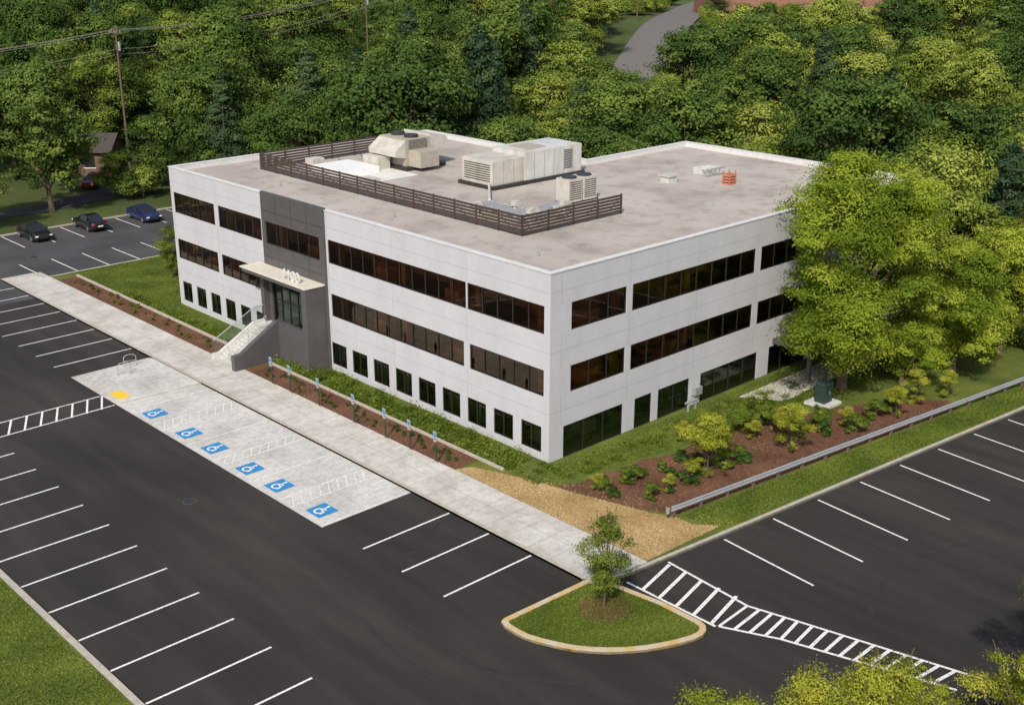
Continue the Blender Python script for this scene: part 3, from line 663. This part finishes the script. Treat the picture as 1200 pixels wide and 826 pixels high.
for k in range(4):
    h.hexa([(26.4, 8.5, RT+.2*k), (27.2, 8.5, RT+.2*k), (27.2, 9.2, RT+.2*k), (26.4, 9.2, RT+.2*k), (26.42, 8.52, RT+.2*k+.13), (27.18, 8.52, RT+.2*k+.13), (27.18, 9.18, RT+.2*k+.13), (26.42, 9.18, RT+.2*k+.13)], M['orange'])
for x in (26.45, 27.1): h.box(x, x+.06, 8.55, 8.61, RT, RT+.95, M['orange']); h.box(x, x+.06, 9.1, 9.16, RT, RT+.95, M['orange'])
for x, y in ((3, 4), (20, 5), (31, 5), (33, 15), (3, 30), (21, 30), (18, 38), (29, 17), (3, 17)): h.cyl((x, y, RT), (x, y, RT+.3), .07, .07, M['galv'], 8)
h.build('roof_vents', BLD)

# ------------------------------------------------------------ site furniture
for i, y in enumerate((4.2, 6.45, 8.7, 11.7, 15.3, 18.4, 20.5)):
    b = MB(); b.cyl((0, 0, 0), (0, 0, 1.95), .045, .045, M['green_box'], 8)
    b.box(-.06, -.04, -.14, .14, 1.48, 1.9, M['galv']); b.box(-.066, -.061, -.10, .10, 1.58, 1.8, M['blue'])
    b.box(-.06, -.04, -.12, .12, 1.28, 1.43, M['galv']); b.cyl((0, 0, 0), (0, 0, .12), .1, .08, M['kerb'], 8)
    b.build('parking_sign', loc=(-4.5, y, .13))
for y in (29.4, 30.6):
    b = MB()
    pts = [(0, -.4, 0), (0, -.4, .6), (0, -.27, .76), (0, 0, .8), (0, .27, .76), (0, .4, .6), (0, .4, 0)]
    for p, q in zip(pts[:-1], pts[1:]): b.cyl(p, q, .025, .025, M['galv'], 7)
    b.cyl((0, -.4, .35), (0, .4, .35), .02, .02, M['galv'], 6)
    b.box(-.09, .09, -.49, -.31, -.01, .015, M['galv']); b.box(-.09, .09, .31, .49, -.01, .015, M['galv'])
    o = b.build('bike_rack', loc=(-10.4 if y < 30 else -9.4, y-.4, .08)); o.rotation_euler[2] = 1.3
b = MB(); g0 = Vector((-.35, -8.85)); g1 = Vector((36, -13.3)); d = (g1-g0).normalized(); q = Vector((-d.y, d.x)); L = (g1-g0).length
prof = [(0.00, .42), (-.05, .47), (-.05, .52), (0.0, .58), (-.05, .64), (-.05, .69), (0, .74)]
for (n0, z0), (n1, z1) in zip(prof[:-1], prof[1:]):
    a = g0+q*n0; c = g1+q*n0; e = g1+q*n1; f = g0+q*n1
    b.face([(a.x, a.y, z0+.12), (c.x, c.y, z0+.12), (e.x, e.y, z1+.12), (f.x, f.y, z1+.12)], M['galv'])
k = 0.3
while k < L:
    p = g0+d*k+q*.09; b.box(p.x-.06, p.x+.06, p.y-.06, p.y+.08, .05, .84, M['wood']); k += 1.9
pe = g0-d*.2
b.cyl((pe.x, pe.y, .55), (pe.x, pe.y, .86), .1, .1, M['galv'], 10)
b.build('guardrail')
b = MB(); b.box(-.85, .85, -.8, .8, 0, .18, M['pad']); b.box(-.42, .42, -.36, .36, .18, 1.35, M['green_box'])
b.hexa([(-.46, -.41, 1.35), (.46, -.41, 1.35), (.46, .4, 1.35), (-.46, .4, 1.35), (-.42, -.36, 1.43), (.42, -.36, 1.43), (.42, .36, 1.47), (-.42, .36, 1.47)], M['green_box'])
b.box(-.01, .01, -.375, -.36, .22, 1.3, M['dark']); b.box(.05, .1, -.4, -.36, .7, .9, M['galv'])
b.build('transformer_cabinet', loc=(18.4, -5.4, .1), bevel=0.01)

def car(x, y, paint, rot, name='parked_car'):
    root = empty(name, (x, y, 0.006)); root.rotation_euler[2] = rot
    st_ = [(-2.3, .62, .38, .62), (-2.2, .80, .26, .78), (-1.7, .89, .2, .88), (-.6, .91, .18, .92), (.7, .91, .18, .93), (1.7, .88, .2, .98), (2.15, .82, .27, .98), (2.32, .68, .4, .85)]
    b = MB(); rings = []
    for (p, w, zb, zt) in st_:
        rings.append([(p, -w*.9, zb), (p, -w, zb+.14), (p, -w, zt-.22), (p, -w*.86, zt), (p, w*.86, zt), (p, w, zt-.22), (p, w, zb+.14), (p, w*.9, zb)])
    for r0, r1 in zip(rings[:-1], rings[1:]):
        for k in range(8): b.face([r0[k], r0[(k+1) % 8], r1[(k+1) % 8], r1[k]], paint)
    b.face(rings[0], paint); b.face(rings[-1][::-1], paint)
    b.build('body', root, smooth=False)
    c = MB(); cs = [(-1.15, .74, .90, .90), (-.35, .76, .58, 1.40), (.75, .76, .58, 1.43), (1.75, .74, .62, .99)]
    r = [[(p, -w, .88), (p, -t, z), (p, t, z), (p, w, .88)] for p, w, t, z in cs]
    for i in range(3):
        for k in range(3):
            m = paint if (k == 1 and i == 1) else M['car_glass']; c.face([r[i][k], r[i][k+1], r[i+1][k+1], r[i+1][k]], m)
    for i in (1, 2):
        for sgn in (0, 1):
            p = r[i][0 if not sgn else 3]; t = r[i][1 if not sgn else 2]; c.cyl(p, t, .04, .04, paint, 5)
    for sgn in (1, 2): c.cyl(r[0][sgn], r[1][sgn], .04, .04, paint, 5); c.cyl(r[1][sgn], r[2][sgn], .04, .04, paint, 5); c.cyl(r[2][sgn], r[3][sgn], .04, .04, paint, 5)
    c.cyl((.25, -.77, .9), (.25, -.6, 1.4), .035, .035, paint, 5); c.cyl((.25, .77, .9), (.25, .6, 1.4), .035, .035, paint, 5)
    c.build('cabin', root)
    w = MB()
    for px in (-1.42, 1.38):
        for s_ in (-1, 1):
            w.cyl((px, s_*.70, .32), (px, s_*.925, .32), .325, .325, M['rubber'], 18); w.cyl((px, s_*.90, .32), (px, s_*.935, .32), .2, .2, M['chrome'], 10)
    w.build('wheels', root)
    l = MB()
    for s_ in (-1, 1):
        l.box(-2.3, -2.18, s_*.66-.13, s_*.66+.13, .58, .7, M['white']); l.box(2.2, 2.335, s_*.62-.14, s_*.62+.14, .72, .84, M['lamp_red'])
        l.box(-.75, -.6, s_*.95-.09, s_*.95+.09, .93, 1.05, paint)
    l.box(2.3, 2.345, -.26, .26, .55, .67, M['white']); l.box(-2.32, -2.27, -.4, .4, .42, .55, M['dark']); l.build('lights', root)
car(0.4, 69.2, M['car_black'], math.pi/2); car(6.0, 69.4, M['car_black'], -math.pi/2); car(11.6, 69.3, M['car_blue'], math.pi/2)
car(15.5, 88.5, M['car_red'], 0.7)

# ------------------------------------------------------------ background buildings, poles
def house(name, x, y, z, L, W, H, rot, wallm, roofm, flat=False):
    root = empty(name, (x, y, z)); root.rotation_euler[2] = rot
    b = MB(); b.box(-L/2, L/2, -W/2, W/2, -1, H, wallm); b.build('walls', root)
    b = MB()
    if flat: b.box(-L/2-.3, L/2+.3, -W/2-.3, W/2+.3, H, H+.5, roofm); b.box(-L/6, L/8, -W/6, W/6, H+.5, H+2, M['hvac_w'])
    else:
        o_ = .5; b.face([(-L/2-o_, -W/2-o_, H), (L/2+o_, -W/2-o_, H), (L/2+o_, 0, H+W*.3), (-L/2-o_, 0, H+W*.3)], roofm)
        b.face([(-L/2-o_, W/2+o_, H), (L/2+o_, W/2+o_, H), (L/2+o_, 0, H+W*.3), (-L/2-o_, 0, H+W*.3)], roofm)
        for s_ in (-1, 1): b.face([(s_*L/2, -W/2, H), (s_*L/2, W/2, H), (s_*L/2, 0, H+W*.3)], wallm)
    b.build('roof', root)
    b = MB()
    nw = max(2, int(L/3.2)); fl = max(1, int(H/3.2))
    for f in range(fl):
        for k in range(nw):
            c = -L/2+L*(k+.5)/nw
            b.box(c-.6, c+.6, -W/2-.05, -W/2+.02, 1+3.2*f, 2.4+3.2*f, M['car_glass']); b.box(c-.7, c+.7, -W/2-.08, -W/2-.03, .9+3.2*f, 1+3.2*f, M['white'])
    b.build('windows', root)
house('brick_house', 18, 98, 0, 9, 6, 2.8, -0.75, M['brick_d'], M['shingle'])
wx, wy = world(278, 64); house('brick_school_building', wx, wy, 8.5, 42, 22, 6.0, -0.756+0.12, M['brick'], M['brick'], True)
wx, wy = world(248, 80); house('low_building', wx, wy, 8.4, 18, 10, 3, -0.6, M['hvac_w'], M['membrane'], True)
b = MB()
c = [(190, 17.5, 9), (215, 23.5, 10), (240, 29, 10), (270, 36, 10), (310, 47, 10), (350, 60, 10)]
for (F0, X0, w0), (F1, X1, w1) in zip(c[:-1], c[1:]):
    for i in range(4):
        t0, t1 = i/4, (i+1)/4
        def pt(t, s_): 
            F = F0+(F1-F0)*t; X = X0+(X1-X0)*t; w = w0+(w1-w0)*t; x, y = world(F, X+s_*w/2); return (x, y, rise(x, y)+0.25)
        b.face([pt(t0, -1), pt(t0, 1), pt(t1, 1), pt(t1, -1)], M['street'])
b.build('far_street')
pl = [(-24, 84, 16.5), (21, 91, 17.2), (66, 104, 18.2), (112, 118, 19.5), (158, 132, 21)]
for x, y, h_ in pl:
    b = MB(); b.cyl((0, 0, -.5), (0, 0, h_), .15, .1, M['wood'], 8); b.box(-.06, .06, -1.2, 1.2, h_-.9, h_-.77, M['wood'])
    for s_ in (-1.1, -.4, .4, 1.1): b.cyl((0, s_, h_-.75), (0, s_, h_-.5), .05, .05, M['galv'], 6)
    b.cyl((.25, 0, h_-2.8), (.25, 0, h_-1.8), .2, .2, M['galv'], 8)
    b.build('utility_pole', loc=(x, y, rise(x, y)))
b = MB()
for (x0, y0, h0), (x1, y1, h1) in zip(pl[:-1], pl[1:]):
    for s_, dz in ((-1.1, -.5), (.4, -.5), (1.1, -.5), (.1, -2.6), (.1, -3.2)):
        prev = None
        for i in range(13):
            t = i/12; zz = (h0+rise(x0, y0))*(1-t)+(h1+rise(x1, y1))*t+dz-1.1*4*t*(1-t)
            p = (x0+(x1-x0)*t, y0+(y1-y0)*t+s_, zz)
            if prev: b.cyl(prev, p, .022, .022, M['hvac_b'], 4, False)
            prev = p
b.build('power_lines')

# ------------------------------------------------------------ vegetation
V = []; VL = []
for i in range(5):
    V.append(tree_mesh('broadleaf_%d' % i, 14.5+RNG.uniform(-1, 1.5), 6.3+RNG.uniform(-.5, .9), 1.8, 30000, 0.175, LEAF_F, 100+i, nlobes=26+2*i, sub=18, lr=(.18, .42), open_=.23))
for i in range(4):
    VL.append(tree_mesh('light_broadleaf_%d' % i, 14+RNG.uniform(-1, 1.5), 6.0+RNG.uniform(-.5, .9), 1.5, 28000, 0.17, LEAF_L, 130+i, nlobes=26+2*i, sub=18, lr=(.18, .42), open_=.23))
VP = tree_mesh('conifer', 17, 4.0, 1.2, 22000, 0.16, LEAF_P, 200, nlobes=34, kind='cone', open_=.3, sub=18)
VB = tree_mesh('young_broadleaf', 8.5, 3.7, 0.5, 15000, 0.14, LEAF_L, 210, nlobes=22, trunk_r=.15, lr=(.18, .36), open_=.28, sub=16)
VU = tree_mesh('understory', 4.5, 3.4, 0.0, 8000, 0.16, LEAF_L, 220, nlobes=14, trunk_r=.1, lr=(.18, .38), open_=.3, sub=16)
forest = empty('forest')
rng = np.random.default_rng(5)
cnt = 0
sp = 9.6
for i in range(-12, 43):
    for j in range(-3, 43):
        x = i*sp+rng.uniform(-4, 4); y = j*sp+rng.uniform(-4, 4)
        F = Fd(x, y); X = Xd(x, y)
        if F < 60 or F > 325 or abs(X/F) > 0.52: continue
        ok = (y > 77) or (x > 22 and y > 49) or (x > 44 and y > -9) or (x > 33 and y > 30)
        if not ok: continue
        if x < 24 and y < 93: continue
        if 8 < x < 28 and y < 105: continue
        r = X/F; tall = True
        if 0.075 < r < 0.155 and F > 155:
            xr = np.interp(F, [190, 215, 240, 270, 310, 350], [17.5, 23.5, 29, 36, 47, 60])
            if abs(X-xr) < 7.5 and F > 182: continue
            tall = F < 168
        if F > 200 and 0.155 < r < 0.34: tall = False
        if math.hypot(F-278, X-64) < 24 and F > 256: continue
        z = rise(x, y)-0.1
        if not tall:
            if rng.random() < .4 and r > .155:
                place(V[int(rng.integers(0, 5))], 'forest_tree', x, y, z-.5, rng.uniform(.34, .48), parent=forest)
            else: place(VU, 'undergrowth', x, y, z, rng.uniform(.8, 1.2), parent=forest)
            place(VU, 'undergrowth', x+rng.uniform(-3, 3), y+rng.uniform(-3, 3), z, rng.uniform(.7, 1.0), parent=forest)
            cnt += 1; continue
        u = rng.random(); edge = F < 130
        light = 0.15 if r < 0.0 else 0.5
        if u < (0.14 if r < 0 else .04): me_ = VP; s_ = rng.uniform(.7, 1.15)
        elif u < 0.2: me_ = VB; s_ = rng.uniform(1.0, 1.6)
        elif rng.random() < light: me_ = VL[int(rng.integers(0, 4))]; s_ = rng.uniform(.62, 1.25)
        else: me_ = V[int(rng.integers(0, 5))]; s_ = rng.uniform(.65, 1.32)
        if r > 0.03: s_ *= .92
        place(me_, 'forest_tree', x, y, z, s_, parent=forest, sz=s_*rng.uniform(.85, 1.15)); cnt += 1
        if edge and rng.random() < .8: place(VU, 'undergrowth', x+rng.uniform(-4, 4), y+rng.uniform(-4, 4), z, rng.uniform(.6, 1.1), parent=forest)
print('forest', cnt)
for x, y, s_ in ((42, 33, .9), (46, 29, 1.0), (50, 37, 1.05), (41, 43, .9), (47, 46, 1.1), (44, 24, .85), (36, 47, .9), (45, 17, .9), (30, 49, 1.0), (44, 8, 1.0), (52, 24, 1.1)):
    place(VB, 'deciduous_tree', x, y, 0, s_)
for x, y, me_, s_ in ((6.5, 79.5, V[1], 1.0), (-3.8, 76.5, VL[3], .8), (11.8, 87.5, V[3], .5), (16.5, 79, VU, .8), (14.5, 82, VB, .6), (25, 78, V[0], 1.05), (30, 66, VP, .95), (26, 63, V[2], .85), (34, 58, V[4], 1.0), (20.5, 83, V[2], .6), (23, 72, VP, .8), (-12, 84, V[2], .8), (-16, 96, V[4], 1.0), (-4, 99, V[0], 1.0), (5, 104, V[2], 1.0), (14, 108, V[0], .9), (25, 106, VL[1], .9)):
    place(me_, 'deciduous_tree', x, y, 0, s_)
T1 = tree_mesh('big_tree', 14.6, 6.3, 1.4, 120000, 0.095, LEAF_B, 301, nlobes=46, sub=22, trunk_r=.3, open_=.24, lr=(.13, .33))
T2 = tree_mesh('wide_tree', 8.6, 4.4, .6, 60000, 0.085, LEAF_B, 302, nlobes=34, sub=20, trunk_r=.2, open_=.25, lr=(.15, .32))
place(T1, 'deciduous_tree', 21.6, -4.7, .1, 1.04, 0.4)
place(T2, 'deciduous_tree', 29, -8.3, .1, 1.05, 1.0)
place(T2, 'deciduous_tree', 24.8, -7.0, .1, .78, 3.0)
place(T2, 'deciduous_tree', 35, -8.6, .1, 1.1, 4.0)
for x, y, me_, s_ in ((34, -3, VL[0], .85), (41, -5, VP, .8), (41, 1, VL[2], .95), (47, -9, V[4], .85), (52, -4, VL[1], 1.0), (40, -12, VU, .7), (37, -11, VU, .5), (56, -12, VL[3], .9)):
    place(me_, 'deciduous_tree', x, y, .1, s_)
T3 = tree_mesh('near_tree', 7.6, 2.9, 2.2, 42000, 0.052, LEAF_Y, 303, nlobes=46, sub=18, trunk_r=.14, open_=.34, lr=(.10, .26), jit=.5)
T4 = tree_mesh('near_tree_b', 7.9, 2.8, 2.2, 30000, 0.052, LEAF_Y, 308, nlobes=44, sub=14, trunk_r=.14, open_=.36, lr=(.09, .24), jit=.5)
for x, y, s_, sz, m_ in ((-18.2, -25.9, 1.0, .98, T3), (-14.6, -28.0, 1.0, .98, T4), (-4.2, -30.4, 1.0, 1.2, T4), (-20.9, -25.6, .85, .94, T4), (-9.6, -30.6, .9, .93, T3), (-16.2, -26.6, .8, .97, T4)):
    place(m_, 'ornamental_tree', x, y, 0, s_, sz=sz)
TS = tree_mesh('sapling', 4.6, 1.15, .8, 13000, 0.045, LEAF_G, 304, nlobes=44, sub=9, trunk_r=.055, open_=.42, lr=(.2, .38), jit=.5)
place(TS, 'young_tree', -8.69, -12.09, .11, 1.0, 0)
SY = tree_mesh('shrub_yellow', 3.8, 1.3, .2, 11000, .055, LEAF_Y, 305, nlobes=24, sub=12, trunk_r=.05, open_=.36, lr=(.14, .34), jit=.5)
SD = tree_mesh('shrub_dark', 1.1, .75, .0, 3000, .06, LEAF_D, 306, nlobes=8, sub=12, trunk_r=.03, open_=.3)
SG = tree_mesh('shrub_green', 1.7, 1.1, .0, 5000, .07, LEAF_G, 307, nlobes=10, sub=14, trunk_r=.04, open_=.3)
for x, y, s_, m_ in ((4.6, -7.2, 1.0, SY), (10.7, -8.3, .8, SY), (1.9, -6.9, .3, SY), (-.6, -4.2, .28, SY), (7.6, -3.2, .35, SY), (19.5, -9.7, .55, SY), (22.5, -9.3, .6, SY), (24.8, -10.2, .5, SY), (16.2, -8.4, .35, SY), (10.6, -5.9, .35, SY), (12.3, -6.4, .4, SY)):
    place(m_, 'shrub', x, y, .12, s_)
for x, y, s_ in ((11.2, -4.6, 1.2), (12.6, -5.0, 1.3), (13.8, -5.6, 1.2), (15.0, -7.4, 1.0), (14.2, -8.2, 1.1), (18.6, -8.9, .9), (8.6, -4.2, .9), (9.7, -4.3, 1.0), (20.9, -8.6, 1.1), (15.8, -9.3, .9), (13.2, -7.4, .8)):
    place(random.choice((SG, SD)), 'shrub', x, y, .12, s_*.75)
for k in range(26):
    x = random.uniform(-.6, 8.5); y = -3.0-.12*x-random.uniform(.4, 4.2)
    place(random.choice((SD, SD, SG)), 'shrub', x, y, .12, random.uniform(.35, .65))
for k in range(40):
    y = 3.6+.5*k+random.uniform(-.15, .15)
    if y > 23.5: break
    place(SD, 'shrub', random.uniform(-4.0, -2.9), y, .12, random.uniform(.15, .28))
for k in range(26): place(random.choice((SG, SD)), 'shrub', random.uniform(-3.9, -2.9), 29+.9*k, .12, random.uniform(.12, .24))
for x, y in ((6, 54.3), (9.5, 53.8), (12.5, 53.6), (15, 53.7)): place(SG, 'shrub', x, y, .12, .8)
place(TS, 'young_tree', 3.0, 47.5, .12, 1.0)
blades('groundcover_plants', [(-2.35, .8), (-.35, .8), (-.35, 24), (-2.35, 24)], 30000, .12, .28, LEAF_G, clump=True, hz=1.3)
blades('groundcover_plants', [(-2.4, 28.3), (-1.4, 28.3), (-1.4, 46), (-2.4, 46)], 12000, .12, .24, LEAF_G, clump=True, hz=1.3)
blades('foundation_plants', [(.0, -2.4), (20, -4.5), (20, -1.5), (1, -.6), (-2.2, 1.5), (-2.6, -1.5)], 11000, .12, .24, LEAF_G, clump=True, hz=1.0)
blades('grass_tufts', isl_in, 16000, .11, .05, LEAF_G)
blades('grass_tufts', [(-2.3, 28.3), (-.1, 28.3), (-.1, 40), (6, 42), (6, 54.6), (-2.3, 54.6)], 26000, .12, .06, LEAF_G)
blades('grass_tufts', [(-1.5, -.4), (30, -.4), (30, -6), (16, -5), (3, -3), (-2, -2)], 30000, .12, .055, LEAF_G)
blades('grass_tufts', [(.8, -11.2), (36, -14.9), (36, -13.2), (.4, -8.95)], 26000, .12, .06, LEAF_G)
blades('grass_tufts', [(-26.7, -8), (-26.7, 12), (-33, 12), (-33, -8)], 36000, .1, .06, LEAF_G)
blades('mulch_chips', mulchL, 9000, .126, .05, LEAF_M, flat=True, w=.35)
blades('mulch_chips', mulchR, 10000, .126, .05, LEAF_M, flat=True, w=.35)
blades('mulch_chips', mulchS, 26000, .126, .055, LEAF_M, flat=True, w=.35)
blades('mulch_chips', ring, 2200, .118, .045, LEAF_M, flat=True, w=.35)
blades('straw_litter', strawP, 22000, .13, .09, LEAF_S, flat=True, w=.12)
blades('straw_litter', [(-4.4, 1), (-2.2, 2.5), (1.2, -8.5), (1.5, -11.0), (-5.2, -10.8)], 2500, .14, .08, LEAF_S, flat=True, w=.12)

# ------------------------------------------------------------ light, sky, camera
sun_v = Vector((-0.62, -0.42, 0.68)).normalized()
W = bpy.data.worlds.new('World'); S.world = W; W.use_nodes = True
nt = W.node_tree; nt.nodes.clear()
sk = nt.nodes.new('ShaderNodeTexSky'); sk.sky_type = 'NISHITA'; sk.sun_disc = False
sk.sun_elevation = math.asin(sun_v.z); sk.sun_rotation = math.atan2(sun_v.x, sun_v.y) % (2*math.pi)
sk.air_density = 1.0; sk.dust_density = 3.0
bg = nt.nodes.new('ShaderNodeBackground'); bg.inputs[1].default_value = 0.14
ow = nt.nodes.new('ShaderNodeOutputWorld'); nt.links.new(sk.outputs[0], bg.inputs[0]); nt.links.new(bg.outputs[0], ow.inputs[0])
sl = bpy.data.lights.new('sun', 'SUN'); sl.energy = 3.85; sl.angle = math.radians(0.8); sl.color = (1.0, 0.92, 0.79)
so = bpy.data.objects.new('sun', sl); COL.objects.link(so); so.rotation_euler = sun_v.to_track_quat('Z', 'Y').to_euler(); so.location = (-60, -40, 80)
cam = bpy.data.cameras.new('camera'); cam.lens = 42.06; cam.sensor_width = 36; cam.sensor_fit = 'HORIZONTAL'; cam.clip_start = 0.5; cam.clip_end = 6000
co = bpy.data.objects.new('camera', cam); COL.objects.link(co); co.location = (CX, CY, CZ); co.rotation_euler = (math.radians(90-19.55), 0, math.radians(-43.26))
S.camera = co
